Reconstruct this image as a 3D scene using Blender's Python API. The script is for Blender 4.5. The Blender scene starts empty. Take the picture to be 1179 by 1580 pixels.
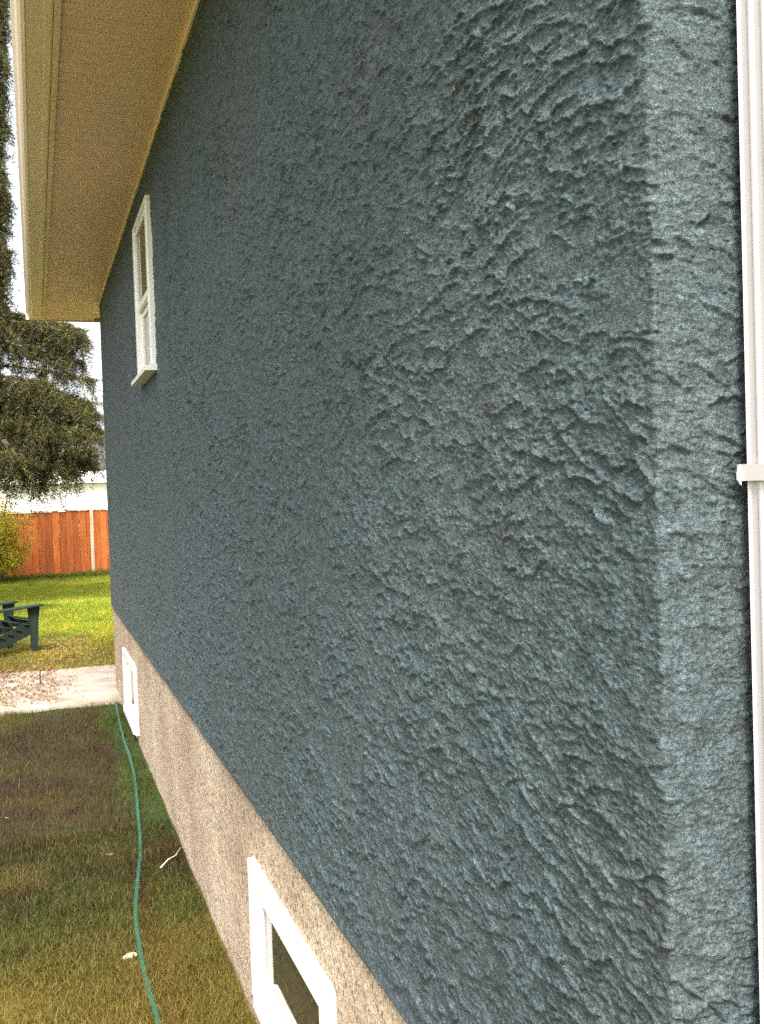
import bpy, bmesh, math, random
import numpy as np
from mathutils import Vector, Matrix
random.seed(7)
C = bpy.context.scene.collection
S = bpy.context.scene
R = math.radians

# ------------------------------------------------------------------ camera
CAMX, EYE = -0.624, 1.8
cd = bpy.data.cameras.new('camera'); cam = bpy.data.objects.new('camera', cd); C.objects.link(cam)
yaw, pitch, roll = R(19.66), R(-1.46), R(-1.90)
F = Vector((math.sin(yaw)*math.cos(pitch), math.cos(yaw)*math.cos(pitch), math.sin(pitch)))
Rt = Vector((math.cos(yaw), -math.sin(yaw), 0)); Up = Rt.cross(F)
R2 = Rt*math.cos(roll)+Up*math.sin(roll); U2 = -Rt*math.sin(roll)+Up*math.cos(roll)
m = Matrix((R2, U2, -F)).transposed().to_4x4(); m.translation = Vector((CAMX, 0, EYE))
cam.matrix_world = m
cd.sensor_fit = 'HORIZONTAL'; cd.sensor_width = 36; cd.lens = 36*1494/1179
cd.clip_start = 0.02; cd.clip_end = 3000
S.camera = cam

# ------------------------------------------------------------------ light
SUN_AZ_DIR = Vector((-0.30, -0.95, 0)).normalized(); SUN_EL = R(53)     # high veiled sun behind the camera's shoulder
w = bpy.data.worlds.new('World'); S.world = w; w.use_nodes = True
nt = w.node_tree; nt.nodes.clear()
sky = nt.nodes.new('ShaderNodeTexSky'); sky.sky_type = 'NISHITA'; sky.sun_disc = False
sky.sun_elevation = SUN_EL; sky.sun_rotation = math.atan2(SUN_AZ_DIR.x, SUN_AZ_DIR.y)
sky.air_density = 1.0; sky.dust_density = 5.0; sky.ozone_density = 1.0
bg = nt.nodes.new('ShaderNodeBackground'); bg.inputs['Strength'].default_value = 0.115
wo = nt.nodes.new('ShaderNodeOutputWorld')
hs = nt.nodes.new('ShaderNodeHueSaturation'); hs.inputs['Saturation'].default_value = .22      # cloud-white sky
nt.links.new(sky.outputs[0], hs.inputs['Color']); nt.links.new(hs.outputs[0], bg.inputs[0]); nt.links.new(bg.outputs[0], wo.inputs[0])
sl = bpy.data.lights.new('sun', 'SUN'); sl.energy = 1.5; sl.angle = R(14); sl.color = (1, 0.93, 0.82)
so = bpy.data.objects.new('sun', sl); C.objects.link(so)
sd = Vector((SUN_AZ_DIR.x*math.cos(SUN_EL), SUN_AZ_DIR.y*math.cos(SUN_EL), math.sin(SUN_EL)))
so.rotation_euler = sd.to_track_quat('Z', 'Y').to_euler(); so.location = (6, 6, 12)
S.view_settings.view_transform = 'Standard'; S.view_settings.look = 'None'
S.view_settings.gamma = 1; S.view_settings.use_curve_mapping = False
S.view_settings.exposure = 2.3
S.cycles.max_bounces = 8; S.cycles.diffuse_bounces = 5; S.cycles.use_denoising = False

# ------------------------------------------------------------------ materials
class N:
    def __init__(s, name):
        s.m = bpy.data.materials.new(name); s.m.use_nodes = True
        s.t = s.m.node_tree; s.b = s.t.nodes['Principled BSDF']
        s.co = s.t.nodes.new('ShaderNodeTexCoord').outputs['Object']
    def n(s, ty, **k):
        x = s.t.nodes.new('ShaderNode'+ty)
        for a, v in k.items():
            if a.startswith('i_'): x.inputs[a[2:].replace('_', ' ')].default_value = v
            else: setattr(x, a, v)
        return x
    def l(s, a, b): s.t.links.new(a, b)
    def noise(s, scale, detail=4, rough=.55, vec=None, stretch=None):
        x = s.n('TexNoise'); x.inputs['Scale'].default_value = scale
        x.inputs['Detail'].default_value = detail; x.inputs['Roughness'].default_value = rough
        v = vec or s.co
        if stretch:
            mp = s.n('Mapping'); mp.inputs['Scale'].default_value = stretch; s.l(v, mp.inputs[0]); v = mp.outputs[0]
        s.l(v, x.inputs['Vector']); return x.outputs['Fac']
    def ramp(s, fac, stops):
        x = s.n('ValToRGB'); e = x.color_ramp.elements
        while len(e) < len(stops): e.new(.5)
        for i, (p, c) in enumerate(stops): e[i].position = p; e[i].color = (*c, 1)
        s.l(fac, x.inputs[0]); return x.outputs[0]
    def mix(s, fac, a, b, mode='MIX'):
        x = s.n('MixRGB', blend_type=mode)
        for i, v in ((0, fac), (1, a), (2, b)):
            if isinstance(v, (int, float)): x.inputs[i].default_value = v
            elif isinstance(v, tuple): x.inputs[i].default_value = (*v, 1)
            else: s.l(v, x.inputs[i])
        return x.outputs[0]
    def base(s, c):
        if isinstance(c, tuple): s.b.inputs['Base Color'].default_value = (*c, 1)
        else: s.l(c, s.b.inputs['Base Color'])
        return s
    def rough(s, r): s.b.inputs['Roughness'].default_value = r; return s
    def bump(s, h, dist, strength=1.0):
        x = s.n('Bump'); x.inputs['Distance'].default_value = dist; x.inputs['Strength'].default_value = strength
        prev = s.b.inputs['Normal'].links
        if prev: s.l(prev[0].from_socket, x.inputs['Normal'])
        s.l(h, x.inputs['Height']); s.l(x.outputs[0], s.b.inputs['Normal']); return s

M = {}
def stucco_mat():
    a = N('stucco_paint')
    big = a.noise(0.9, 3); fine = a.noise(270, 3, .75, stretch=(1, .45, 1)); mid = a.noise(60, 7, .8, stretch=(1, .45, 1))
    c = a.ramp(big, [(.3, (.076, .098, .104)), (.5, (.064, .098, .107)), (.7, (.072, .100, .116))])
    c = a.mix(a.ramp(a.noise(4.5, 5, .6), [(.46, (0, 0, 0)), (.66, (.3, .3, .3))]), c, (.080, .092, .094))
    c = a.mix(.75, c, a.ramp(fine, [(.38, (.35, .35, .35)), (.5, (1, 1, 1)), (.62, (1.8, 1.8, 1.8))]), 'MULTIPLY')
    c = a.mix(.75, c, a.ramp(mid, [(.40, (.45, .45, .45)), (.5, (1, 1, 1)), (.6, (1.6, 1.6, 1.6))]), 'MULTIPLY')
    a.base(c).rough(.62); a.bump(mid, .010, 1.0); a.bump(fine, .006, 1.0)
    return a.m
M['stucco'] = stucco_mat()
def found_mat():
    a = N('pebble_dash')
    v = a.n('TexVoronoi'); v.inputs['Scale'].default_value = 170; a.l(a.co, v.inputs['Vector'])
    c = a.ramp(a.noise(1.6, 5), [(.3, (.38, .28, .20)), (.5, (.50, .39, .28)), (.7, (.60, .50, .37))])
    c = a.mix(a.ramp(a.noise(5, 5, .6, stretch=(1, 1, .22)), [(.45, (0, 0, 0)), (.75, (.25, .25, .25))]), c, (.30, .22, .16))
    sp = a.ramp(a.noise(110, 6, .8), [(.40, (.12, .09, .07)), (.47, (.85, .83, .8)), (.55, (1.05, 1.05, 1.05)), (.64, (1.5, 1.45, 1.4))])
    c = a.mix(.8, c, sp, 'MULTIPLY')
    v2 = a.n('TexVoronoi'); v2.inputs['Scale'].default_value = 62; v2.inputs['Randomness'].default_value = 1
    mp = a.n('Mapping'); mp.inputs['Scale'].default_value = (1, .8, .5); a.l(a.co, mp.inputs[0]); a.l(mp.outputs[0], v2.inputs['Vector'])
    sc_ = a.n('SeparateColor'); a.l(v2.outputs['Color'], sc_.inputs[0])
    rad = a.n('Math', operation='MULTIPLY'); a.l(sc_.outputs[0], rad.inputs[0]); rad.inputs[1].default_value = .42
    lt = a.n('Math', operation='LESS_THAN'); a.l(v2.outputs['Distance'], lt.inputs[0]); a.l(rad.outputs[0], lt.inputs[1])
    pit = a.ramp(lt.outputs[0], [(0, (1, 1, 1)), (1, (.22, .17, .12))]); c = a.mix(.65, c, pit, 'MULTIPLY')
    a.bump(pit, .006, 1.0)
    a.base(c).rough(.9); a.bump(v.outputs['Distance'], .002, .8); a.bump(a.noise(210, 2), .003, .9); a.bump(a.noise(25, 8, .75), .012, .8)
    return a.m
M['found'] = found_mat()
def paint(name, col, rough=.45, dirt=.12, bump=.0):
    a = N(name); d = a.noise(9, 5, .6)
    c = a.mix(a.ramp(d, [(.4, (0, 0, 0)), (.8, (dirt*3,)*3)]), col, tuple(x*.6 for x in col))
    a.base(c).rough(rough)
    if bump: a.bump(a.noise(60, 3), bump, .5)
    return a.m
M['white'] = paint('white_window_paint', (.80, .79, .75), .4, .1, .0006)
M['spout'] = paint('white_painted_metal', (.50, .465, .465), .32, .06)
M['cream'] = paint('cream_painted_metal', (.84, .64, .43), .4, .12)
M['cream_lip'] = paint('pale_cream_gutter', (.92, .72, .55), .4, .05)
def soffit_mat():
    a = N('perforated_cream_soffit')
    sx = a.n('SeparateXYZ'); a.l(a.co, sx.inputs[0])
    def wave(sock, freq):
        mm = a.n('Math', operation='MULTIPLY'); a.l(sock, mm.inputs[0]); mm.inputs[1].default_value = freq*2*math.pi
        s_ = a.n('Math', operation='SINE'); a.l(mm.outputs[0], s_.inputs[0]); return s_.outputs[0]
    pr = a.n('Math', operation='MULTIPLY'); a.l(wave(sx.outputs[0], 62), pr.inputs[0]); a.l(wave(sx.outputs[1], 55), pr.inputs[1])
    dots = a.ramp(pr.outputs[0], [(.60, (1, 1, 1)), (.75, (.4, .32, .22))])
    c = a.mix(a.ramp(a.noise(2.5, 4), [(.35, (0, 0, 0)), (.7, (.35, .35, .35))]), (.90, .62, .47), (.88, .58, .42))
    a.base(a.mix(.85, c, dots, 'MULTIPLY')).rough(.5)
    return a.m
M['soffit'] = soffit_mat()
def glass_mat():
    a = N('window_glass'); a.base((.05, .048, .035)).rough(.04); a.b.inputs['IOR'].default_value = 1.55
    a.bump(a.noise(3, 2), .002, .25); return a.m
M['glass'] = glass_mat()
def simple(name, stops, scale=8, rough=.85, bump=.003, stretch=None, bscale=None):
    a = N(name); f = a.noise(scale, 6, .6, stretch=stretch)
    a.base(a.ramp(f, stops)).rough(rough); a.bump(a.noise(bscale or scale*6, 4, stretch=stretch), bump, .8); return a.m
def fence_mat(name, stops):
    a = N(name); oi = a.n('ObjectInfo')
    mp = a.n('Mapping'); a.l(a.co, mp.inputs[0]); mp.inputs['Scale'].default_value = (14, 14, 1.2)
    ad = a.n('VectorMath', operation='ADD'); a.l(mp.outputs[0], ad.inputs[0])
    mu = a.n('Math', operation='MULTIPLY'); a.l(oi.outputs['Random'], mu.inputs[0]); mu.inputs[1].default_value = 50
    cb = a.n('CombineXYZ')
    for k in range(3): a.l(mu.outputs[0], cb.inputs[k])
    a.l(cb.outputs[0], ad.inputs[1])
    g = a.noise(1.6, 6, .6, vec=ad.outputs[0])
    c = a.ramp(g, stops)
    c = a.mix(1.0, c, a.ramp(oi.outputs['Random'], [(0, (.72, .66, .62)), (.5, (1, .95, .9)), (1, (1.25, 1.25, 1.1))]), 'MULTIPLY')
    a.base(c).rough(.75); a.bump(g, .004, .6); return a.m
M['board'] = fence_mat('orange_stained_cedar', [(.25, (.30, .060, .014)), (.5, (.46, .115, .022)), (.75, (.56, .19, .045))])
M['pale'] = fence_mat('pale_bare_timber', [(.3, (.42, .30, .20)), (.6, (.66, .55, .42))])
M['chair'] = fence_mat('dark_green_painted_wood', [(.3, (.007, .017, .013)), (.7, (.014, .032, .024))])
M['concrete'] = simple('worn_concrete', [(.3, (.20, .155, .12)), (.5, (.31, .26, .21)), (.7, (.38, .34, .285))], 3.5, .9, .003, bscale=60)
M['hose'] = paint('green_rubber_hose', (.022, .098, .064), .38, .12, .0008)
M['shingle'] = simple('grey_shingles', [(.3, (.06, .055, .05)), (.7, (.12, .11, .1))], 12, .9, .004)
M['bark'] = simple('spruce_bark', [(.3, (.05, .035, .025)), (.7, (.14, .10, .07))], 10, .95, .02, stretch=(1, 1, .3))
M['twig'] = simple('dry_twig', [(.3, (.36, .30, .22)), (.7, (.6, .52, .4))], 30, .8, .001)
M['stone'] = simple('pale_stone', [(.3, (.34, .28, .21)), (.7, (.48, .42, .33))], 30, .8, .001)
M['render'] = simple('white_render', [(.3, (.74, .73, .70)), (.7, (.82, .81, .79))], 4, .8, .001)
def attr_mat(name, rough=.7, transl=0.0, bump=None):
    a = N(name); at = a.n('VertexColor'); at.layer_name = 'col'
    a.base(at.outputs[0]).rough(rough)
    a.b.inputs['Specular IOR Level'].default_value = .25
    if bump: a.bump(a.noise(bump[0], 5, .65), bump[1], 1.0)
    if transl:
        tr = a.n('BsdfTranslucent'); a.l(at.outputs[0], tr.inputs[0])
        mx = a.n('MixShader'); mx.inputs[0].default_value = transl
        a.l(a.b.outputs[0], mx.inputs[1]); a.l(tr.outputs[0], mx.inputs[2])
        a.l(mx.outputs[0], a.t.nodes['Material Output'].inputs[0])
    return a.m
M['blade'] = attr_mat('grass_blades', .6, .35)
M['needle'] = attr_mat('spruce_needles', .6, .25)
M['leaf'] = attr_mat('shrub_leaves', .6, .4)
M['litter'] = attr_mat('dry_leaves', .85, .1)
M['soil'] = attr_mat('thin_turf_and_soil', .95, 0, (70, .012))
def ground_mat():
    a = N('distant_grass')
    a.base(a.ramp(a.noise(1.5, 8, .65), [(.3, (.10, .075, .03)), (.5, (.11, .14, .03)), (.7, (.16, .21, .035))])).rough(.95)
    a.bump(a.noise(30, 6), .03, .8); return a.m
M['ground'] = ground_mat()

# ------------------------------------------------------------------ helpers
def tag(o, label=None, cat=None, group=None, kind=None):
    for k, v in (('label', label), ('category', cat), ('group', group), ('kind', kind)):
        if v: o[k] = v
    return o
def empty(name, loc=(0, 0, 0), rz=0):
    o = bpy.data.objects.new(name, None); o.location = loc; o.rotation_euler = (0, 0, rz); o.empty_display_size = .1
    C.objects.link(o); return o
def link(name, me, mat, parent=None, smooth=False):
    if mat: me.materials.append(mat)
    o = bpy.data.objects.new(name, me); C.objects.link(o); o.parent = parent
    if smooth: me.polygons.foreach_set('use_smooth', [True]*len(me.polygons))
    return o
def np_mesh(name, V, Fq, mat, parent=None, smooth=False, col=None):
    V = np.asarray(V, dtype=np.float32).reshape(-1, 3); Fq = np.asarray(Fq, dtype=np.int32); k = Fq.shape[1]
    me = bpy.data.meshes.new(name); me.vertices.add(len(V)); me.vertices.foreach_set('co', V.ravel())
    me.loops.add(Fq.size); me.loops.foreach_set('vertex_index', Fq.ravel())
    me.polygons.add(len(Fq)); me.polygons.foreach_set('loop_start', np.arange(0, Fq.size, k, dtype=np.int32))
    me.polygons.foreach_set('loop_total', np.full(len(Fq), k, dtype=np.int32))
    me.polygons.foreach_set('use_smooth', np.full(len(Fq), smooth))
    if col is not None:
        ca = me.color_attributes.new('col', 'FLOAT_COLOR', 'POINT')
        ca.data.foreach_set('color', np.hstack([col, np.ones((len(col), 1))]).astype(np.float32).ravel())
    me.update(); me.validate(verbose=False)
    me.materials.append(mat)
    o = bpy.data.objects.new(name, me); C.objects.link(o); o.parent = parent
    return o
class MB:
    def __init__(s): s.bm = bmesh.new()
    def box(s, a, b, bevel=0):
        a = Vector(a); b = Vector(b); c = (a+b)/2; d = b-a
        r = bmesh.ops.create_cube(s.bm, size=1, matrix=Matrix.Translation(c) @ Matrix.Diagonal((abs(d.x), abs(d.y), abs(d.z), 1)))
        if bevel:
            es = list({e for v in r['verts'] for e in v.link_edges})
            bmesh.ops.bevel(s.bm, geom=es, offset=bevel, segments=1, affect='EDGES')
        return s
    def beam(s, p0, p1, wd, th, side=(1, 0, 0), bevel=0):
        p0 = Vector(p0); p1 = Vector(p1); z = (p1-p0).normalized(); x = Vector(side); x = (x-z*x.dot(z)).normalized(); y = z.cross(x)
        mt = Matrix((x, y, z)).transposed().to_4x4(); mt.translation = (p0+p1)/2
        r = bmesh.ops.create_cube(s.bm, size=1, matrix=mt @ Matrix.Diagonal((wd, th, (p1-p0).length, 1)))
        if bevel:
            es = list({e for v in r['verts'] for e in v.link_edges})
            bmesh.ops.bevel(s.bm, geom=es, offset=bevel, segments=1, affect='EDGES')
        return s
    def prism(s, prof, axis, a, b):
        # extrude closed 2D profile along axis ('x','y','z') from a to b
        def P(u, v, t): return {'x': (t, u, v), 'y': (u, t, v), 'z': (u, v, t)}[axis]
        A = [s.bm.verts.new(P(u, v, a)) for u, v in prof]; B = [s.bm.verts.new(P(u, v, b)) for u, v in prof]
        n = len(prof)
        for i in range(n): s.bm.faces.new((A[i], A[(i+1) % n], B[(i+1) % n], B[i]))
        s.bm.faces.new(A[::-1]); s.bm.faces.new(B); return s
    def tube(s, pts, rad, seg=8):
        pts = [Vector(p) for p in pts]; rings = []
        for i, p in enumerate(pts):
            t = (pts[min(i+1, len(pts)-1)]-pts[max(i-1, 0)]).normalized()
            a = t.cross(Vector((0, 0, 1)) if abs(t.z) < .9 else Vector((1, 0, 0))).normalized(); b = t.cross(a)
            r = rad[i] if hasattr(rad, '__len__') else rad
            rings.append([s.bm.verts.new(p+(a*math.cos(2*math.pi*k/seg)+b*math.sin(2*math.pi*k/seg))*r) for k in range(seg)])
        for q in range(len(rings)-1):
            for k in range(seg):
                s.bm.faces.new((rings[q][k], rings[q][(k+1) % seg], rings[q+1][(k+1) % seg], rings[q+1][k]))
        s.bm.faces.new(rings[0][::-1]); s.bm.faces.new(rings[-1]); return s
    def mesh(s, name):
        bmesh.ops.recalc_face_normals(s.bm, faces=s.bm.faces[:])
        me = bpy.data.meshes.new(name); s.bm.to_mesh(me); s.bm.free(); return me
    def build(s, name, mat, parent=None, smooth=False): return link(name, s.mesh(name), mat, parent, smooth)

def smooth_noise(rng, n, mcount, cell_n, cell_m):
    """value noise sampled on an n x m grid, one random value per cell"""
    def wts(cnt, cell):
        k = int(cnt/cell)+3; t = np.arange(cnt)/cell; i = t.astype(int); f = t-i; f = f*f*(3-2*f)
        A = np.zeros((cnt, k), dtype=np.float32); A[np.arange(cnt), i] = 1-f; A[np.arange(cnt), i+1] = f; return A
    A = wts(n, cell_n); B = wts(mcount, cell_m)
    return A @ rng.standard_normal((A.shape[1], B.shape[1])).astype(np.float32) @ B.T

# ------------------------------------------------------------------ the setting: ground and path
YC, YE, ZB, ZS, HW = 0.870, 9.232, 0.789, 3.567, 9.0     # corner, far end, stucco base, soffit, house width
np_mesh('ground', [(-900, -900, -.02), (900, -900, -.02), (900, 900, -.02), (-900, 900, -.02)], [(0, 1, 2, 3)], M['ground'])['kind'] = 'structure'
rg = np.random.default_rng(11)
PN = smooth_noise(rg, 800, 800, 14, 14)*.6 + smooth_noise(rg, 800, 800, 5, 5)*.4
PN2 = smooth_noise(rg, 800, 800, 9, 9)*.7+smooth_noise(rg, 800, 800, 3, 3)*.3
def pn(x, y, A=PN): return A[np.clip(((x+14)*28).astype(int), 0, 799), np.clip(((y+1)*28).astype(int), 0, 799)]
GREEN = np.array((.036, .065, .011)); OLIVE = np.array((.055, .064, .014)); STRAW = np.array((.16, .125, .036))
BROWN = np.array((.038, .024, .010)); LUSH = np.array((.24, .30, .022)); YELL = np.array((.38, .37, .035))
def turf(x, y):
    """lawn colour at x, y: brown, straw or green, with side-yard light and shade painted in"""
    n = pn(x, y); n2 = pn(x, y, PN2)
    def sm(v, a, b): return np.clip((v-a)/(b-a), 0, 1)
    c = OLIVE+(STRAW-OLIVE)*sm(n, -.1, 1.1)[:, None]*.8
    c = c+(GREEN-c)*sm(n2, .1, .9)[:, None]*.7
    worn_shade = sm(y+n*.5+n2*.25, 4.2, 5.6)*(1-sm(y+n*.3, 8.0, 8.9))*(1-sm(x+n*.06, -.22, -.10))  # brown dead turf, darkened to paint in the shade of the mid yard
    c = c+(BROWN-c)*(worn_shade*(.80+.2*np.clip(n2, -1, 1)))[:, None]
    hose_strip = np.exp(-((x+.255+n*.02)/.045)**2)*(y < 4.9)
    c = c+(BROWN*1.1-c)*(hose_strip*.85)[:, None]
    byhouse = sm(x+n*.08, -.26, -.12)*sm(y+n*.3, 3.3, 3.9)*(y < 8.7)
    c = c+(GREEN-c)*(byhouse*.75)[:, None]
    bare = byhouse*np.exp(-((y-4.85)/.35)**2)
    c = c+(BROWN*1.3-c)*(bare*.9)[:, None]
    fr = (1-sm(y+n*.3, 3.4, 4.4)); c = c+(np.array((.24, .17, .035))-c)*(fr*.55)[:, None]  # yellower grass in front, with the brighter light there painted in
    back = sm(y, 9.9, 10.2)
    b = LUSH+(YELL-LUSH)*sm(n, -.3, .9)[:, None]
    b = b+(OLIVE*1.2-b)*sm(n2, .5, 1.3)[:, None]*.6
    dry = (1-sm(y+n*.7, 11.2, 13.2)); b = b+(np.array((.21, .15, .05))-b)*(dry*.72)[:, None]
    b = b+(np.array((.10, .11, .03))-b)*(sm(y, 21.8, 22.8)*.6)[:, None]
    c = c+(b-c)*back[:, None]
    return c
def sheet(name, x0, x1, y0, y1, step, z, amp, mat):
    nx = int((x1-x0)/step)+1; ny = int((y1-y0)/step)+1
    X, Y = np.meshgrid(np.linspace(x0, x1, nx), np.linspace(y0, y1, ny), indexing='ij')
    rr = np.random.default_rng(5); Z = z+amp*(smooth_noise(rr, nx, ny, 9, 9)*.5+smooth_noise(rr, nx, ny, 3, 3)*.3)
    Z = np.clip(Z, -.012, None)
    V = np.stack([X, Y, Z], -1).reshape(-1, 3); I = np.arange(nx*ny).reshape(nx, ny)
    Fq = np.stack([I[:-1, :-1], I[1:, :-1], I[1:, 1:], I[:-1, 1:]], -1).reshape(-1, 4)
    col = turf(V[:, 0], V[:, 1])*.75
    o = np_mesh(name, V, Fq, mat, smooth=True, col=col); o['kind'] = 'structure'; return o
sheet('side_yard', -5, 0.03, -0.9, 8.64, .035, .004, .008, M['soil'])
sheet('back_lawn', -9, 9, 10.5, 23.4, .09, .004, .012, M['soil'])

path = empty('path', (0, 0, 0)); path['kind'] = 'structure'
rs = random.Random(3)
xs_ = [-7.2]
while xs_[-1] < 8: xs_.append(xs_[-1]+1.55)
for i in range(len(xs_)-1):
    for row, (ya, yb) in enumerate(((8.645, 9.68), (9.695, 10.52))):
        x0, x1 = xs_[i]+.006, xs_[i+1]-.006
        sh = .35*row
        mb = MB(); sk = .035
        prof = [(x0+sh, ya+sk*(x0+7)*row*.25), (x1+sh, ya+sk*(x1+7)*row*.25), (x1+sh, yb+(sk*(x1+7)*.25-.01 if row == 0 else 0)), (x0+sh, yb+(sk*(x0+7)*.25-.01 if row == 0 else 0))]
        mb.prism(prof, 'z', -.05, .035+rs.uniform(-.006, .006)); mb.build('concrete_slab', M['concrete'], path)

# ------------------------------------------------------------------ house
house = empty('house', (4, 5, 0))
tag(house, 'blue-grey stucco house with cream eave, white windows and beige pebble-dash foundation', 'house')
def hp(o):     # parent a part that was laid out in world coordinates
    o.parent = house; o.location = Vector(o.location)-Vector((4, 5, 0)); return o
G = 0.0025
rng = np.random.default_rng(2024)
U0 = 160                                   # cells on the front return, then 8.36 m of side wall
NU = U0+3344+1; NZ = 1112+1
Hf = np.zeros((NU, NZ), dtype=np.float32)
# broad swells of the float coat
Hf += .0016*smooth_noise(rng, NU, NZ, 60, 40)+.0007*smooth_noise(rng, NU, NZ, 18, 12)
jag = rng.standard_normal(9000)
j1 = np.convolve(jag, np.hanning(8)/2.6, 'same'); j2 = np.convolve(jag[::-1], np.hanning(17)/3.6, 'same'); j3 = np.convolve(np.roll(jag, 333), np.hanning(61)/6.5, 'same')
dens = smooth_noise(rng, NU, NZ, 110, 80)
tilt = smooth_noise(rng, NU, NZ, 150, 120)*.16
def flap(u, z, wd, Hh, L, sl):
    hw = int(wd/2); a = max(0, u-hw); b = min(NU, u+hw)
    if u < U0: b = min(b, U0+1)
    else: a = max(a, U0-1)
    if b-a < 4: return
    k = np.arange(a, b); o = rng.integers(0, 8000)
    kk = (k-u+hw+o) % 8990
    edge = z+(k-u)*sl+j1[kk]*.9+j2[kk]*1.8+j3[kk]*(2.6+wd*.04)
    soft = z+(k-u)*sl+j2[kk]*.8+j3[kk]*(3.0+wd*.045)
    env = np.clip((1-np.abs(k-u)/hw)*2.6, 0, 1)**.6*(.75+.35*np.clip(j2[kk[::-1]], -1, 1))
    z0 = int(max(0, edge.min()-4)); z1 = int(min(NZ, edge.max()+L*3.2))
    if z1-z0 < 3: return
    zz = np.arange(z0, z1)[None, :]; t = zz-edge[:, None]; ts = np.maximum(zz-soft[:, None], 0)
    prof = np.where(t > 0, .52*np.exp(-(ts/L)**1.1)+.48*np.exp(-(t.clip(0)/1.7)**1.4), np.clip(1+t/1.5, 0, 1))
    blk = Hf[a:b, z0:z1]; base = floor_[a:b, z0:z1]
    np.maximum(blk, base+Hh*env[:, None]*prof, out=blk)
floor_ = Hf.copy()
nfl = 62000
us = rng.integers(0, NU, nfl); zs_ = rng.integers(-6, NZ, nfl)
for q in range(nfl):
    u, z = int(us[q]), int(zs_[q]); zc = min(max(z, 0), NZ-1)
    d = dens[u, zc]
    big = rng.random() < .24
    far = 1+.45*min(max((u-U0)*G/4.5, 0), 1)
    if rng.random() > .66+.3*d and not (big and rng.random() < .5): continue
    wd = rng.lognormal(3.62 if big else 2.55, .45); wd = min(max(wd, 7), 150)
    Hh = (.0032+.0028*rng.random() if big else .0011+.0019*rng.random())*(1+.28*d)*far
    flap(u, z, wd, Hh, rng.uniform(2.5, 7) if big else rng.uniform(1.8, 4), tilt[u, zc]+rng.normal(0, .16))
# grains
g = smooth_noise(rng, NU, NZ, 2.6, 1.15)+.3*smooth_noise(rng, NU, NZ, 6, 2.6)
Hf += .00070*g+.0004*np.clip(g-.8, 0, 2)
# knobbly corner
cu = np.arange(NU); cw = np.exp(-((cu-U0)/4.0)**2).astype(np.float32)
cz = smooth_noise(rng, 1, NZ, 1, 9)[0]*.6+smooth_noise(rng, 1, NZ, 1, 3)[0]*.4
Hf += cw[:, None]*(np.clip(cz, -.5, 1.3)*.0020)[None, :]
ed_ = np.clip(np.arange(NZ)/12, 0, 1)[None, :]; Hf = Hf*ed_+.003*(1-ed_)
Hf = np.clip(Hf+.002, .0002, .018)
r_ = 1.6      # corner radius in cells
def strip(name, u_lo, u_hi, stp, zst, hole=None, lip=True, snap_last=False, snap_first=False):
    ui = np.arange(u_lo, u_hi+1, stp); zi = np.arange(0, NZ, zst)
    h = Hf[np.ix_(ui, zi)].copy()
    if snap_last:       # meets a strip twice as coarse: in-between rows follow its straight edges
        h[-1, 1:-1:2] = (h[-1, :-2:2]+h[-1, 2::2])/2
    u = (ui-U0)*G; r = r_*G
    bx = np.where(u < 0, -u, 0.0); by = np.where(u > 0, YC+u, YC)
    nx_ = np.where(u < 0, 0.0, -1.0); ny_ = np.where(u < 0, -1.0, 0.0)
    mcn = np.abs(u) <= r
    th = (u[mcn]+r)/(2*r)*math.pi/2
    bx[mcn] = r-r*np.sin(th); by[mcn] = YC+r-r*np.cos(th); nx_[mcn] = -np.sin(th); ny_[mcn] = -np.cos(th)
    X = bx[:, None]+nx_[:, None]*h; Y = by[:, None]+ny_[:, None]*h; Z = np.broadcast_to(ZB+zi*G, h.shape)
    V = np.stack([X, Y, Z], -1)
    if lip:     # turn the lower edge in under the coat
        b0 = np.stack([bx-nx_*.022, by-ny_*.022, np.full(len(u), ZB-.001)], -1)[:, None, :]
        V = np.concatenate([b0, V], 1)
    n, mm = V.shape[:2]; I = np.arange(n*mm).reshape(n, mm)
    Fq = np.stack([I[:-1, :-1], I[:-1, 1:], I[1:, 1:], I[1:, :-1]], -1).reshape(-1, 4)
    Vf = V.reshape(-1, 3)
    if hole:
        cen = Vf[Fq].mean(1); y0, y1, z0, z1 = hole
        Fq = Fq[~((cen[:, 1] > y0) & (cen[:, 1] < y1) & (cen[:, 2] > z0) & (cen[:, 2] < z1))]
    return hp(np_mesh(name, Vf, Fq, M['stucco'], smooth=True))
UW = (5.16, 5.84, 2.46, 3.36)     # opening of the upper window: y0 y1 z0 z1
strip('side_wall', 0, 312, 1, 1)
strip('side_wall', 312, 672, 2, 1)
strip('side_wall', 672, 1692, 3, 1, snap_last=True)
strip('side_wall', 1692, 3504, 6, 2, hole=(UW[0]+.01, UW[1]-.01, UW[2]+.01, UW[3]-.01))
# the wall's body behind the coat
mb = MB()
X0, X1 = .006, .16
mb.box((X0, YC+.02, ZB), (X1, UW[0], ZS-.002)); mb.box((X0, UW[1], ZB), (X1, YE, ZS-.002))
mb.box((X0, UW[0]+.0005, ZB), (X1, UW[1]-.0005, UW[2])); mb.box((X0, UW[0]+.0005, UW[3]), (X1, UW[1]-.0005, ZS-.002))
hp(mb.build('wall_core', M['stucco']))
mb = MB(); mb.box((.165, YC+.006, ZB), (HW, YC+.15, ZS+.12)); hp(mb.build('front_wall', M['stucco']))
mb = MB(); mb.box((.006, YE+.002, ZB), (HW, YE+.15, ZS-.002)); hp(mb.build('rear_wall', M['stucco']))
mb = MB(); mb.box((HW-.15, YC+.16, ZB), (HW+.003, YE-.003, ZS-.002)); hp(mb.build('far_side_wall', M['stucco']))
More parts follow.
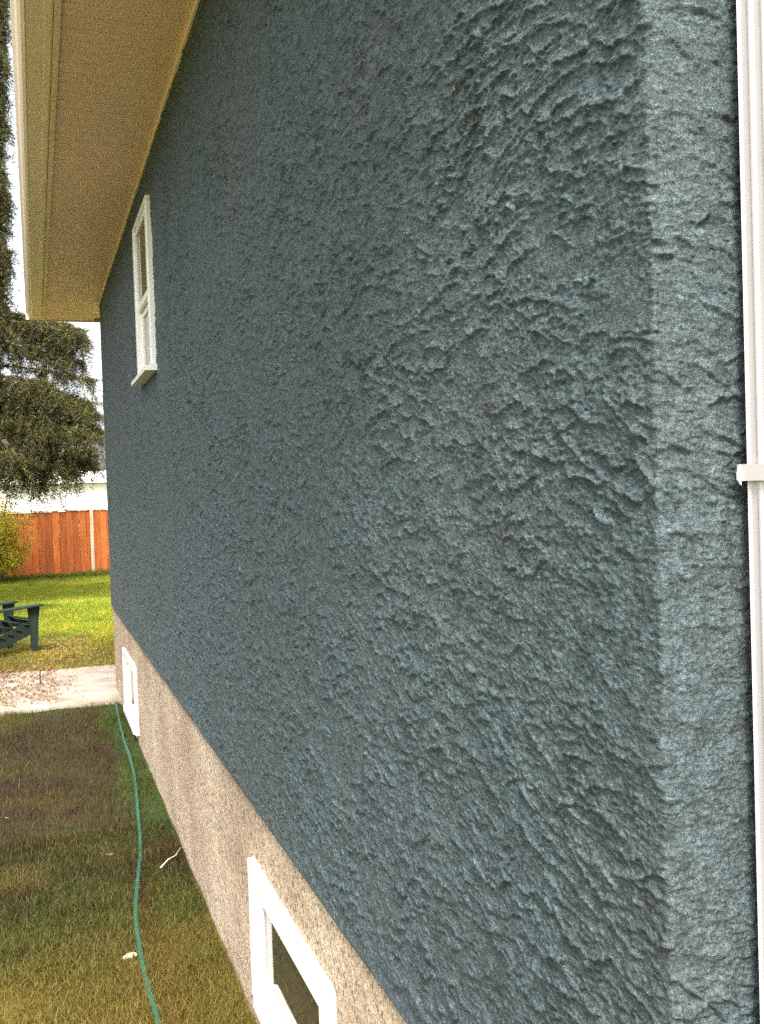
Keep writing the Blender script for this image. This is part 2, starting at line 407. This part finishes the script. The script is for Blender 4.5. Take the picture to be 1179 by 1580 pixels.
# foundation: gently uneven face with openings for two basement windows
BW = [(2.235, 3.145, .13, .585), (7.13, 8.09, .075, .565)]
FX = .012
ny_, nz_ = int((YE-YC)/.008)+1, int((ZB+.03)/.008)+1
fy = np.linspace(YC+.012, YE, ny_); fz = np.linspace(-.03, ZB-.0015, nz_)
rf = np.random.default_rng(8)
fh = .0016*smooth_noise(rf, ny_, nz_, 20, 14)+.0009*smooth_noise(rf, ny_, nz_, 4, 4)+.0008*rf.standard_normal((ny_, nz_))
Yg, Zg = np.meshgrid(fy, fz, indexing='ij')
V = np.stack([FX-np.clip(fh+.002, 0, .006), Yg, Zg], -1).reshape(-1, 3); I = np.arange(ny_*nz_).reshape(ny_, nz_)
Fq = np.stack([I[:-1, :-1], I[:-1, 1:], I[1:, 1:], I[1:, :-1]], -1).reshape(-1, 4); cen = V[Fq].mean(1)
keep = np.ones(len(Fq), bool)
for y0, y1, z0, z1 in BW: keep &= ~((cen[:, 1] > y0+.008) & (cen[:, 1] < y1-.008) & (cen[:, 2] > z0+.008) & (cen[:, 2] < z1-.008))
hp(np_mesh('foundation', V, Fq[keep], M['found'], smooth=True))
mb = MB(); cuts = [YC+.014, BW[0][0], BW[0][1], BW[1][0], BW[1][1], YE]
for k in (0, 2, 4): mb.box((FX+.003, cuts[k], -.04), (.2, cuts[k+1], ZB-.003))
for y0, y1, z0, z1 in BW:
    mb.box((FX+.003, y0+.0005, -.04), (.2, y1-.0005, z0)); mb.box((FX+.003, y0+.0005, z1), (.2, y1-.0005, ZB-.003))
mb.box((.201, YC+.014, -.04), (HW, YC+.2, ZB-.003)); mb.box((.201, YE-.2, -.04), (HW, YE, ZB-.003)); mb.box((HW-.2, YC+.201, -.04), (HW-.002, YE-.201, ZB-.003))
hp(mb.build('foundation_core', M['found']))

def window(name, y0, y1, z0, z1, proud, depth, fw, sill=False, rail=None, mull=None, label=None, sash=.035):
    """frame set in an opening of the side wall; x grows into the house"""
    wn = empty(name); hp(wn)
    if label: wn['label'] = label
    yc, zc = (y0+y1)/2, (z0+z1)/2
    wn.location = Vector((0, yc, z0))-Vector((4, 5, 0))
    def P(mbb, nm, mt):
        o = mbb.build(nm, mt, wn); o.location = (0, -yc, -z0); return o
    b = .004
    P(MB().box((-proud, y0-.02, z0), (depth, y0+fw, z1), b), 'frame', M['white'])
    P(MB().box((-proud, y1-fw, z0), (depth, y1+.02, z1), b), 'frame', M['white'])
    P(MB().box((-proud, y0-.02, z1+.0005), (depth, y1+.02, z1+fw*.5), b), 'frame', M['white'])
    if sill: P(MB().prism([(-proud-.035, z0-.035), (-proud-.035, z0-.012), (depth, z0+.012), (depth, z0-.035)], 'y', y0-.045, y1+.045), 'sill', M['white'])
    else: P(MB().box((-proud, y0-.02, z0-fw), (depth, y1+.02, z0-.0005), b), 'frame', M['white'])
    gx = depth-.02
    iy0, iy1, iz0, iz1 = y0+fw+.001, y1-fw-.001, z0+.001, z1-.001
    if rail:
        for (a_, c_, xo) in ((iz0, rail, gx-.012), (rail+.002, iz1, gx-.034)):
            mb = MB()
            mb.box((xo, iy0, a_), (xo+.02, iy0+sash, c_)).box((xo, iy1-sash, a_), (xo+.02, iy1, c_))
            mb.box((xo, iy0+sash+.0005, a_), (xo+.02, iy1-sash-.0005, a_+sash)).box((xo, iy0+sash+.0005, c_-sash), (xo+.02, iy1-sash-.0005, c_))
            sh = P(mb, 'sash', M['white'])
            pn_ = MB().box((xo+.008, iy0+sash-.005, a_+sash-.005), (xo+.013, iy1-sash+.005, c_-sash+.005)).build('pane', M['glass'], sh)
    else:
        spans = ((iy0, mull, gx-.034), (mull+.002, iy1, gx-.012))
        for (a_, c_, xo) in spans:
            mb = MB()
            mb.box((xo, a_, iz0), (xo+.02, a_+sash, iz1)).box((xo, c_-sash, iz0), (xo+.02, c_, iz1))
            mb.box((xo, a_+sash+.0005, iz0), (xo+.02, c_-sash-.0005, iz0+sash)).box((xo, a_+sash+.0005, iz1-sash), (xo+.02, c_-sash-.0005, iz1))
            sh = P(mb, 'sash', M['white'])
            MB().box((xo+.008, a_+sash-.005, iz0+sash-.005), (xo+.013, c_-sash+.005, iz1-sash+.005)).build('pane', M['glass'], sh)
window('window', UW[0], UW[1], UW[2]+.02, UW[3]-.03, .030, .035, .045, sill=True, rail=2.86, label='small white upper window tucked under the eave')
def basement_window(y0, y1, z0, z1, fw, proud, label):
    """flat white casing boards round one sliding pane, laid out in the place"""
    wn = empty('basement_window'); wn['label'] = label; hp(wn); yc = (y0+y1)/2; wn.location = Vector((0, yc, z0))-Vector((4, 5, 0))
    def P(mbb, nm, mt, par=None):
        o = mbb.build(nm, mt, par or wn)
        if not par: o.location = (0, -yc, -z0)
        return o
    d = .030; b = .004
    P(MB().box((-proud, y0, z0), (d, y0+fw, z1), b), 'frame', M['white']); P(MB().box((-proud, y1-fw, z0), (d, y1, z1), b), 'frame', M['white'])
    P(MB().box((-proud+.001, y0+fw+.0005, z1-fw), (d, y1-fw-.0005, z1), b), 'frame', M['white'])
    P(MB().prism([(-proud-.012, z0), (-proud-.012, z0+fw*.7), (d, z0+fw), (d, z0)], 'y', y0+fw+.0005, y1-fw-.0005), 'sill', M['white'])
    a, c_, e, f = y0+fw+.001, y1-fw-.001, z0+fw+.001, z1-fw-.001; q = .022; xo = .010
    mb = MB().box((xo, a, e), (xo+.018, a+q, f)).box((xo, c_-q, e), (xo+.018, c_, f)).box((xo, a+q+.0005, e), (xo+.018, c_-q-.0005, e+q)).box((xo, a+q+.0005, f-q), (xo+.018, c_-q-.0005, f))
    sh = P(mb, 'sash', M['white'])
    MB().box((xo+.007, a+q-.004, e+q-.004), (xo+.012, c_-q+.004, f-q+.004)).build('pane', M['glass'], sh)
basement_window(2.225, 3.155, .13, .590, .080, .012, 'white basement window nearest the camera')
basement_window(7.12, 8.10, .070, .570, .060, .012, 'white basement window at the far end of the foundation')

# eave: soffit of ribbed vented panels, fascia trim, gutter
soffit = empty('soffit'); hp(soffit); soffit.location = Vector((-.24, 5, ZS))-Vector((4, 5, 0))
YS0, YS1 = .55, 10.06
def panel(wd, run):
    mb = MB(); n = 3; pr = []; p_ = wd/n
    for k in range(n):
        y = k*p_
        pr += [(y+.001, .011), (y+.006, 0), (y+p_-.006, 0), (y+p_-.001, .011)]
    pr += [(wd-.0005, .016), (.0005, .016)]
    mb.prism(pr, 'x', 0, run); return mb.mesh('soffit_panel')
pm = panel(.30, .462); pm.materials.append(M['soffit'])
y = YS0
while y < YS1-.02:
    o = bpy.data.objects.new('soffit_panel', pm); C.objects.link(o); o.parent = soffit
    o.location = (-.465+.24, y-5, rs.uniform(-.0008, .0008)); y += .3005 if y+.6 < YS1+.3 else .3005
YS1 = y
pm2 = panel(.30, 9.1); pm2.materials.append(M['soffit'])
for yy in (YE+.152, YE+.4525):
    o = bpy.data.objects.new('soffit_panel', pm2); C.objects.link(o); o.parent = soffit; o.location = (.24+.0, yy-5, .001)
mb = MB(); mb.box((-.012, YC, ZS-.016), (-.0095, YE, ZS+.001)).box((-.0095, YC, ZS-.016), (.0, YE, ZS-.0135)); hp(mb.build('soffit_trim', M['cream_lip']))
mb = MB(); mb.prism([(-.490, ZS-.010), (-.466, ZS-.010), (-.466, ZS+.015), (-.476, ZS+.015), (-.476, ZS+.17), (-.490, ZS+.17)], 'y', YS0, YS1); hp(mb.build('fascia', M['cream']))
gp = [(-.492, ZS+.15), (-.492, ZS+.002), (-.500, ZS-.004), (-.520, ZS-.004), (-.523, ZS-.001), (-.588, ZS-.001), (-.592, ZS-.004), (-.606, ZS+.004), (-.618, ZS+.022), (-.626, ZS+.05), (-.640, ZS+.075), (-.640, ZS+.13), (-.630, ZS+.13), (-.630, ZS+.08), (-.61, ZS+.05), (-.60, ZS+.02), (-.585, ZS+.008), (-.497, ZS+.008), (-.497, ZS+.15)]
mb = MB(); mb.prism(gp, 'y', YS0, YS1-.002); mb.box((-.640, YS1, ZS-.002), (-.493, YS1+.003, ZS+.13)); hp(mb.build('gutter', M['cream_lip']))
mb = MB(); mb.box((-.465, YS1+.002, ZS-.012), (HW, YS1+.02, ZS+.17)); hp(mb.build('rear_fascia', M['cream']))
# roof
rz0 = ZS+.15; RX = HW/2
roof = MB()
def slab(q, th=.09):
    bmv = [roof.bm.verts.new(p) for p in q]; bmb = [roof.bm.verts.new((p[0], p[1], p[2]-th)) for p in q]; n = len(q)
    roof.bm.faces.new(bmv); roof.bm.faces.new(bmb[::-1])
    for k in range(n): roof.bm.faces.new((bmv[k], bmb[k], bmb[(k+1) % n], bmv[(k+1) % n]))
rt = rz0+.05
slab([(-.60, .5, rt), (RX, .5, rt+2.0), (RX, YS1+.05, rt+2.0), (-.60, YS1+.05, rt)])
slab([(RX+.001, .5, rt+2.0), (HW+.6, .5, rt), (HW+.6, YS1+.05, rt), (RX+.001, YS1+.05, rt+2.0)])
hp(roof.build('roof', M['shingle']))
for yy, nm in ((YC+.007, 'gable'), (YE+.003, 'gable')):
    mb = MB(); mb.prism([(.01, ZS+.13), (HW-.01, ZS+.13), (RX, ZS+2.0)], 'y', yy, yy+.12); hp(mb.build(nm, M['stucco']))
# downspout on the return, standing off the wall with its straps
DX = .097
dsp = empty('downspout'); hp(dsp); dsp.location = Vector((DX+.05, YC-.044, 0))-Vector((4, 5, 0))
def flute(x0, x1, y0, y1):
    pr = []
    def side(ax, ay, bx, by, ins):
        L = math.hypot(bx-ax, by-ay); dx, dy = (bx-ax)/L, (by-ay)/L; nx, ny = -dy, dx
        k = 3; c = .010
        for i in range(k):
            a = c+(L-2*c)*i/k; b_ = c+(L-2*c)*(i+1)/k; gpp = .0035
            for t, o in ((a+gpp*.4, 0), (a+gpp*1.4, ins), (b_-gpp*1.4, ins), (b_-gpp*.4, 0)):
                pr.append((ax+dx*t+nx*o, ay+dy*t+ny*o))
    side(x0, y0, x1, y0, .0022); side(x1, y0, x1, y1, .0022); side(x1, y1, x0, y1, .0022); side(x0, y1, x0, y0, .0022)
    return pr
o = MB().prism(flute(-.05, .03, -.045, .033), 'z', .12, ZS-.02).build('spout_pipe', M['spout'], dsp)
for zz in (1.803, .75, 2.95):
    st = MB()
    st.box((-.0530, -.0475, zz-.009), (-.0505, .034, zz+.009)); st.box((-.0505, -.0500, zz-.009), (.034, -.0475, zz+.009)); st.box((.0305, -.0475, zz-.012), (.033, .034, zz+.012))
    # ear folded out against the wall and pinched corner
    st.prism([(-.0575, zz-.008), (-.0575, zz+.000), (-.053, zz+.009), (-.053, zz-.014)], 'y', .0275, .0300)
    s_ = st.build('strap', M['spout'], dsp)

# ------------------------------------------------------------------ fence
fence = empty('fence', (0, 23.05, 0)); tag(fence, 'tall orange stained board fence across the back of the lawn', 'fence')
FH = 1.53
bmsh = []
for k in range(3):
    mb = MB(); mb.box((-.0745, -.013, .03), (.0745, .013, FH-.03-.004*k), .010); me = mb.mesh('board'); me.materials.append(M['board']); bmsh.append(me)
rb = random.Random(5); k = 0; x = -7.5
while x < 9.5:
    o = bpy.data.objects.new('board', bmsh[rb.randrange(3)]); C.objects.link(o); o.parent = fence
    o.location = (x, (-.010 if k % 2 else .000)+rb.uniform(-.003, .003), rb.uniform(-.01, .01)); o.rotation_euler = (0, R(rb.uniform(-.06, .06)), R(rb.uniform(-1, 1)))
    x += .1485+rb.uniform(-.0006, .0006); k += 1
MB().box((-7.6, -.05, FH-.028), (9.6, .06, FH), .004).build('cap_rail', M['pale'], fence)
for zz in (.35, 1.2): MB().box((-7.6, .022, zz), (9.6, .06, zz+.09)).build('rail', M['board'], fence)
for xx in (.56, 2.96, 5.36, 7.76, -1.84, -4.24, -6.64):
    MB().box((xx-.037, -.075, 0), (xx+.037, -.034, FH+.03), .006).build('post', M['pale'], fence)

# ------------------------------------------------------------------ building beyond the fence
gb = empty('garage', (3, 34, 0)); tag(gb, 'low pale building washed out by light beyond the orange fence', 'garage')
MB().box((-9, 0, 0), (9, 6, 2.25)).build('wall', M['render'], gb)
mb = MB(); mb.prism([(-.35, 2.27), (-.35, 2.36), (3, 2.75), (6.35, 2.36), (6.35, 2.27)], 'x', -9.3, 9.3); mb.build('roof', M['render'], gb)

# ------------------------------------------------------------------ adirondack chair
ch = empty('garden_chair', (-.84, 12.13, 0), R(-61.9)); tag(ch, 'dark green wooden slatted garden chair on the lawn, cut off by the left edge', 'chair')
for sx in (1, -1):
    x = .30*sx
    mb = MB(); mb.prism([(-.035, .0), (.030, .0), (.05, .35), (.075, .555), (-.070, .555), (-.05, .35)], 'x', x-.013, x+.013)
    mb.build('leg', M['chair'], ch)
    MB().beam((x*1.03, .10, .570), (x*1.08, -.70, .540), .125, .022, (1, 0, 0), .004).build('armrest', M['chair'], ch)
    MB().prism([(.03, .25), (.03, .385), (-.12, .37), (-.88, .07), (-.90, .0), (-.78, .0)], 'x', x*.9-.011, x*.9+.011).build('side_rail', M['chair'], ch)
    MB().beam((x*.96, -.62, .14), (x*1.0, -.66, .53), .03, .07, (1, 0, 0)).build('rear_leg', M['chair'], ch)
for i in range(6):
    t = i/5; yy = .02-.50*t; zz = .392-.19*t+.012*math.cos(t*6)
    MB().beam((-.30, yy, zz), (.30, yy, zz), .078, .018, (0, 1, -.33), .003).build('seat_slat', M['chair'], ch)
for i in range(6):
    xx = (i-2.5)*.092; tp = .98-.035*abs(i-2.5)**1.6*.6
    MB().beam((xx*.82, -.50, .20), (xx*1.12, -.50-.40*(tp-.2)/.8, tp), .082, .018, (1, 0, 0), .003).build('back_slat', M['chair'], ch)
MB().beam((-.36, -.665, .525), (.36, -.665, .525), .06, .025, (0, 1, 0)).build('cross_brace', M['chair'], ch)
MB().beam((-.29, .045, .33), (.29, .045, .33), .02, .10, (0, 1, 0)).build('apron', M['chair'], ch)

# ------------------------------------------------------------------ garden hose
hpts = [(-.01, 9.6), (-.04, 8.64), (-.094, 7.43), (-.08, 6.723), (-.112, 6.1), (-.161, 5.44), (-.189, 4.994), (-.235, 4.684), (-.268, 4.43), (-.298, 4.176), (-.307, 3.947), (-.312, 3.703), (-.308, 3.483), (-.305, 3.337), (-.30, 3.1), (-.29, 2.7), (-.33, 2.2), (-.42, 1.6), (-.45, 1.0)]
hpts = hpts[1:]
cv = bpy.data.curves.new('garden_hose', 'CURVE'); cv.dimensions = '3D'; cv.bevel_depth = .0108; cv.bevel_resolution = 4; cv.resolution_u = 10
sp = cv.splines.new('NURBS'); sp.points.add(len(hpts)-1)
for i, (hx, hy) in enumerate(hpts): sp.points[i].co = (hx, hy, .020+.004*math.sin(i*1.7), 1)
sp.order_u = 4; sp.use_endpoint_u = True
tmp = bpy.data.objects.new('tmp', cv); C.objects.link(tmp)
dg = bpy.context.evaluated_depsgraph_get(); me = bpy.data.meshes.new_from_object(tmp.evaluated_get(dg)); bpy.data.objects.remove(tmp)
me.materials.clear(); ho = link('garden_hose', me, M['hose'], None, True)
tag(ho, 'green garden hose lying along the grass beside the foundation', 'hose')

st = MB(); st.bm.free(); st.bm = bmesh.new()
bmesh.ops.create_icosphere(st.bm, subdivisions=2, radius=.016)
for v in st.bm.verts: v.co = Vector((v.co.x*1.9, v.co.y*.9, v.co.z*.7))*(1+.12*math.sin(v.co.x*300+v.co.y*170))
o = st.build('stone', M['stone'], None, True); o.location = (-.348, 3.83, .022); o.rotation_euler = (.1, 0, .2); tag(o, 'small pale stone touching the green hose', 'stone')
o = MB().tube([(-.135, 4.66, .03), (-.09, 4.72, .042), (-.05, 4.77, .036), (-.015, 4.83, .05)], [.004, .0035, .003, .002], 6).build('twig', M['twig'], None, True)
tag(o, 'thin pale dry twig lying between the hose and the foundation', 'twig')

# ------------------------------------------------------------------ grass
def blades(name, pts, hmin, hmax, wd, colj, seed, tri=True):
    r = np.random.default_rng(seed); n = len(pts); x, y = pts[:, 0], pts[:, 1]
    a = r.uniform(0, 2*np.pi, n); h = r.uniform(hmin, hmax, n)*(1+.25*pn(x, y)); h = np.clip(h, hmin*.6, None)
    lean = r.uniform(.1, .9, n)*h; la = r.uniform(0, 2*np.pi, n)
    wx, wy = np.cos(a)*wd/2, np.sin(a)*wd/2; z0 = np.full(n, -.002)
    mx, my = x+np.cos(la)*lean*.35, y+np.sin(la)*lean*.35
    tx, ty = x+np.cos(la)*lean, y+np.sin(la)*lean
    V = np.stack([np.stack([x-wx, y-wy, z0], -1), np.stack([x+wx, y+wy, z0], -1), np.stack([mx+wx*.7, my+wy*.7, h*.6], -1), np.stack([mx-wx*.7, my-wy*.7, h*.6], -1), np.stack([tx, ty, h], -1)], 1)
    b = np.arange(n)[:, None]*5
    T = np.concatenate([b+np.array([[0, 1, 2]]), b+np.array([[0, 2, 3]]), b+np.array([[3, 2, 4]])], 0)
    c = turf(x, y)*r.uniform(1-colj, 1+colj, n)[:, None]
    dead = r.random(n) < .16; c[dead] = c[dead]*.4+STRAW*.75
    c = np.repeat(c[:, None, :], 5, 1).reshape(-1, 3)
    return np_mesh(name, V.reshape(-1, 3), T, M['blade'], col=c)
def scatter(n, x0, x1, y0, y1, seed, keep=None):
    r = np.random.default_rng(seed); p = np.stack([r.uniform(x0, x1, n), r.uniform(y0, y1, n)], -1)
    return p if keep is None else p[keep(p[:, 0], p[:, 1], r)]
def kp(x, y, r):
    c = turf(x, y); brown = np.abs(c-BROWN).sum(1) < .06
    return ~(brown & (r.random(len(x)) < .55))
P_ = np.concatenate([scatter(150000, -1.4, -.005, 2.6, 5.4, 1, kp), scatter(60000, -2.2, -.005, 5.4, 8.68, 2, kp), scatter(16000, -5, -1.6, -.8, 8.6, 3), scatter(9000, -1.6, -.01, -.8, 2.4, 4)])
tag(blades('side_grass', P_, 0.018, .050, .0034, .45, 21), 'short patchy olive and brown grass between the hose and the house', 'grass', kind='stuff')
P_ = np.concatenate([scatter(60000, -2.2, 1.2, 10.45, 17, 5), scatter(22000, -2.5, 1.5, 17, 23, 6), scatter(14000, -9, 9, 10.5, 23, 7)])
tag(blades('back_grass', P_, .03, .065, .009, .3, 22), 'bright yellow-green sunlit lawn in the back yard', 'grass', kind='stuff')
# taller fringe under the fence and tufts by the foundation
P_ = np.concatenate([scatter(5000, -3, 3, 22.75, 23.0, 8), scatter(2500, -7, 9, 22.75, 23.0, 9)])
tag(blades('fence_grass', P_, .06, .17, .014, .3, 23), 'taller uncut grass fringe at the foot of the orange fence', 'grass', kind='stuff')
# dry leaves
def litter():
    r = np.random.default_rng(4)
    n1 = 1500; x = np.concatenate([r.normal(-.42, .28, n1), np.where(r.random(1500) < .6, -.50-.55*r.random(1500), -.30-2.2*r.random(1500)), r.uniform(-1.3, -.03, 6)]); y = np.concatenate([r.normal(11.9, .55, n1), r.uniform(8.9, 10.9, 1500)+r.normal(0, .1, 1500), r.uniform(4.4, 8.6, 6)])
    zz = np.concatenate([np.full(n1, .045), np.full(1500, .045), np.full(6, .022)]); zz[(y > 8.6) & (y < 10.5)] = .044
    n = len(x); a = r.uniform(0, 6.28, n); s = r.uniform(.006, .018, n); tx = r.uniform(-.6, .6, n)
    c_, s_ = np.cos(a), np.sin(a)
    def pt(u, v, w_): return np.stack([x+(u*c_-v*s_)*s, y+(u*s_+v*c_)*s, zz+w_*s], -1)
    V = np.stack([pt(-1.4, 0, .3*tx), pt(0, -.7, 0*tx), pt(1.4, 0, .5+0*tx), pt(0, .7, tx*.6)], 1)
    b = np.arange(n)[:, None]*4
    T = np.concatenate([b+np.array([[0, 1, 3]]), b+np.array([[1, 2, 3]])], 0)
    pal = np.array([(.20, .09, .04), (.27, .14, .06), (.34, .22, .10), (.14, .06, .03)])
    c = pal[r.integers(0, 4, n)]*r.uniform(.7, 1.3, n)[:, None]
    return np_mesh('leaf_litter', V.reshape(-1, 3), T, M['litter'], col=np.repeat(c[:, None], 4, 1).reshape(-1, 3))
tag(litter(), 'scattered dry brown leaves on the path and by the green chair', 'leaves', kind='stuff')

# ------------------------------------------------------------------ spruce
TX, TY = -2.7, 17.2
spr = empty('spruce_tree', (TX, TY, 0)); tag(spr, 'tall dark spruce with drooping branches reaching in from the left', 'tree')
mb = MB(); mb.tube([(0, 0, -.05), (.02, 0, 2), (0, .03, 5), (-.03, 0, 9), (0, 0, 13.5)], [.26, .21, .16, .09, .02], 10); mb.build('trunk', M['bark'], spr, True)
rt_ = np.random.default_rng(77)
limbs = []      # (root, tip, spread, twig count, droop)
def limb(z, tip, spread, cnt, droop): limbs.append((np.array((0, 0, z)), np.array(tip), spread, cnt, droop))
D = 6.2831853
for z in np.arange(1.6, 13, .36):
    for q in range(6):
        a = q*D/6+z*2.1+rt_.uniform(-.3, .3); Rr = (13.4-z)*.24*rt_.uniform(.8, 1.1)
        tip = (math.cos(a)*Rr, math.sin(a)*Rr, z-.1-.12*Rr)
        if TX+tip[0] > -1.25 and z < 8.6: continue          # the side that shows is laid out below
        limb(z, tip, .36, 20, .3)
# the boughs that reach into view, at the heights seen (x, z are in the place, y near the trunk's)
def bough(x, z, y=17.2, spread=.35, cnt=60, droop=.3, rz=None): limb(rz if rz else z+.25, (x-TX, y-TY, z), spread, cnt, droop)
for (x, z, y, s, n, d) in [
    (.32, 3.35, 17.0, .30, 90, .38), (.10, 3.50, 17.5, .36, 90, .45), (-.30, 3.62, 16.7, .36, 90, .5), (-.70, 3.55, 17.3, .36, 90, .55),
    (.42, 2.95, 17.2, .30, 90, .42), (.15, 2.85, 16.6, .36, 90, .50), (-.25, 2.95, 17.4, .36, 90, .55), (-.65, 2.9, 16.8, .38, 90, .6),
    (.30, 2.55, 17.0, .26, 60, .40), (-.15, 2.45, 17.1, .30, 60, .5), (-.6, 2.4, 17.1, .34, 60, .5), (-.9, 2.5, 16.6, .36, 70, .5),
    (.02, 4.12, 17.0, .22, 50, .4), (.22, 4.08, 17.2, .2, 50, .4), (.36, 3.75, 17.0, .16, 40, .3), (-1.15, 4.9, 17.1, .26, 70, .5), (-1.2, 5.3, 17.3, .22, 50, .4), (-1.25, 3.9, 17.0, .3, 70, .6), (-1.1, 3.2, 17.1, .35, 80, .6),
    (.36, 2.35, 17.1, .24, 50, .35), (.0, 2.25, 16.9, .26, 50, .45), (-.42, 2.2, 17.2, .28, 60, .55), (.40, 3.15, 16.8, .26, 70, .4), (.15, 3.35, 17.3, .3, 80, .4), (-.5, 3.3, 16.9, .34, 80, .5),
    (.30, 4.45, 17.0, .18, 50, .42), (.12, 4.4, 17.2, .2, 50, .4), (-.02, 4.35, 17.1, .16, 30, .3), (-1.0, 5.0, 17.2, .2, 50, .4),
    (-1.05, 6.0, 17.1, .2, 60, .5), (-1.02, 6.5, 17.3, .2, 60, .5), (-1.0, 7.0, 17.1, .2, 60, .5), (-1.02, 7.6, 17.2, .2, 60, .5), (-1.02, 8.2, 17.2, .2, 60, .5), (-1.0, 9.6, 17.2, .2, 60, .5),
    (.28, 4.62, 17.3, .20, 60, .42), (.05, 4.66, 17.0, .20, 50, .50), (.20, 4.50, 16.9, .18, 40, .4),
    (-.72, 4.75, 17.2, .22, 60, .32), (-.95, 4.55, 16.8, .25, 60, .5), (-.55, 4.80, 17.3, .14, 26, .2), (-1.12, 4.1, 17.0, .2, 50, .5),
    (-1.0, 5.65, 17.2, .18, 50, .28), (-.85, 5.85, 17.0, .16, 40, .3), (-.98, 6.3, 17.3, .20, 60, .4), (-.9, 6.8, 17.0, .22, 60, .45), (-1.0, 7.3, 17.3, .20, 60, .5), (-.98, 7.9, 17.3, .18, 50, .35),
    (-1.05, 8.6, 17.0, .22, 60, .4), (-1.0, 9.1, 17.3, .2, 60, .5)]:
    bough(x, z, y, s, n, d)
for q in range(44):
    z = 4.9+q*.165
    bough(-1.06+(z-5)*.062+rt_.uniform(-.12, .06), z, 17.2+rt_.uniform(-.3, .3), .2, 60, .45)
lv = []; lc = []; lb = MB()
for root, tip, spread, cnt, droop in limbs:
    vis = cnt > 25; L = np.linalg.norm(tip-root)
    ctrl = (root+tip)/2+np.array((0, 0, .10*L))
    B = lambda t: (1-t)**2*root+2*t*(1-t)*ctrl+t*t*tip
    lb.tube([tuple(B(t)) for t in (0, .35, .7, 1)], [.035, .024, .014, .005], 5)
    k = int(cnt*1.5) if vis else 20
    tt = 1-rt_.random(k)**1.5*(.42 if vis else .75)
    for t in tt:
        p = B(t); side = rt_.normal(0, 1, 3); side[2] *= .25; side /= np.linalg.norm(side)+1e-6
        ln = spread*rt_.uniform(.3, 1.45); dr = droop*rt_.uniform(.2, 1.5)
        m_ = 64 if vis else 16
        s_ = rt_.random(m_); base = p[None, :]+side[None, :]*(ln*s_)[:, None]; base[:, 2] -= dr*s_**1.6
        base += rt_.normal(0, .02, (m_, 3))
        dv = side[None, :]*.6+rt_.normal(0, .65, (m_, 3)); dv[:, 2] -= .45*s_; dv /= np.linalg.norm(dv, axis=1)[:, None]
        sd_ = np.cross(dv, rt_.normal(0, 1, (m_, 3))); sd_ /= np.linalg.norm(sd_, axis=1)[:, None]
        ll = rt_.uniform(.04, .10, m_)*(1 if vis else 2.2); ww = rt_.uniform(.0035, .008, m_)*(1 if vis else 7)
        lv.append(np.stack([base-sd_*ww[:, None], base+sd_*ww[:, None], base+dv*ll[:, None]], 1))
        young_lit = rt_.random(m_) < .16+.34*(1-s_)  # new growth, with light painted in by more pale needles on top
        c = np.where(young_lit[:, None], np.array((.15, .155, .035)), np.array((.050, .052, .024)))*rt_.uniform(.65, 1.35, m_)[:, None]
        br = rt_.random(m_) < .14; c[br] = np.array((.10, .06, .035))
        lc.append(np.repeat(c[:, None], 3, 1))
lb.build('branches', M['bark'], spr)['kind'] = 'stuff'
V = np.concatenate(lv).reshape(-1, 3); cc = np.concatenate(lc).reshape(-1, 3)
np_mesh('crown', V, np.arange(len(V)).reshape(-1, 3), M['needle'], spr, col=cc)['kind'] = 'stuff'
for px_, py_, rz_, lab in ((-4.1, 8.1, 150, 'unseen spruce added at the left to shade the far end of the wall'),):
    s2 = spr.copy(); C.objects.link(s2); s2.location = (px_, py_, 0); s2.rotation_euler = (0, 0, R(rz_)); s2.scale = (.92, .92, .92)  # out-of-view copy, added to shade the far wall and foundation
    s2['label'] = lab; s2['group'] = 'spruce trees along the left boundary'
    for c0 in spr.children:
        c1 = c0.copy(); C.objects.link(c1); c1.parent = s2
spr['group'] = 'spruce trees along the left boundary'

# ------------------------------------------------------------------ yellow-green shrub in front of the fence
sh = empty('shrub', (-1.45, 22.2, 0)); tag(sh, 'bushy yellow-green shrub standing in front of the orange fence', 'shrub')
rr = np.random.default_rng(9); stems = MB(); vs = []; cs = []
for q in range(60):
    a = rr.uniform(0, D); rad = rr.uniform(.2, .78); zt = rr.uniform(.55, 2.05)*(1-.25*rad)
    tip = np.array((math.cos(a)*rad, math.sin(a)*rad*.7, zt)); mid = tip*np.array((.45, .45, .55))
    stems.tube([(0, 0, 0), tuple(mid), tuple(tip)], [.012, .008, .003], 5)
    n = 170; t = rr.uniform(.3, 1.05, n); base = (1-t)[:, None]*mid*.6+t[:, None]*tip+rr.normal(0, .075, (n, 3))
    dv = rr.normal(0, 1, (n, 3)); dv /= np.linalg.norm(dv, axis=1)[:, None]; sd_ = np.cross(dv, rr.normal(0, 1, (n, 3))); sd_ /= np.linalg.norm(sd_, axis=1)[:, None]
    l_ = rr.uniform(.03, .055, n)[:, None]; w_ = l_*.38
    vs.append(np.stack([base, base+dv*l_*.5-sd_*w_, base+dv*l_, base+dv*l_*.5+sd_*w_], 1))
    c = np.array((.52, .46, .045))*rr.uniform(.6, 1.4, n)[:, None]; o_ = rr.random(n) < .2; c[o_] = (.30, .17, .04); cs.append(np.repeat(c[:, None], 4, 1))
stems.build('stems', M['bark'], sh)['kind'] = 'stuff'
V = np.concatenate(vs).reshape(-1, 3); np_mesh('foliage', V, np.arange(len(V)).reshape(-1, 4), M['leaf'], sh, col=np.concatenate(cs).reshape(-1, 3))['kind'] = 'stuff'
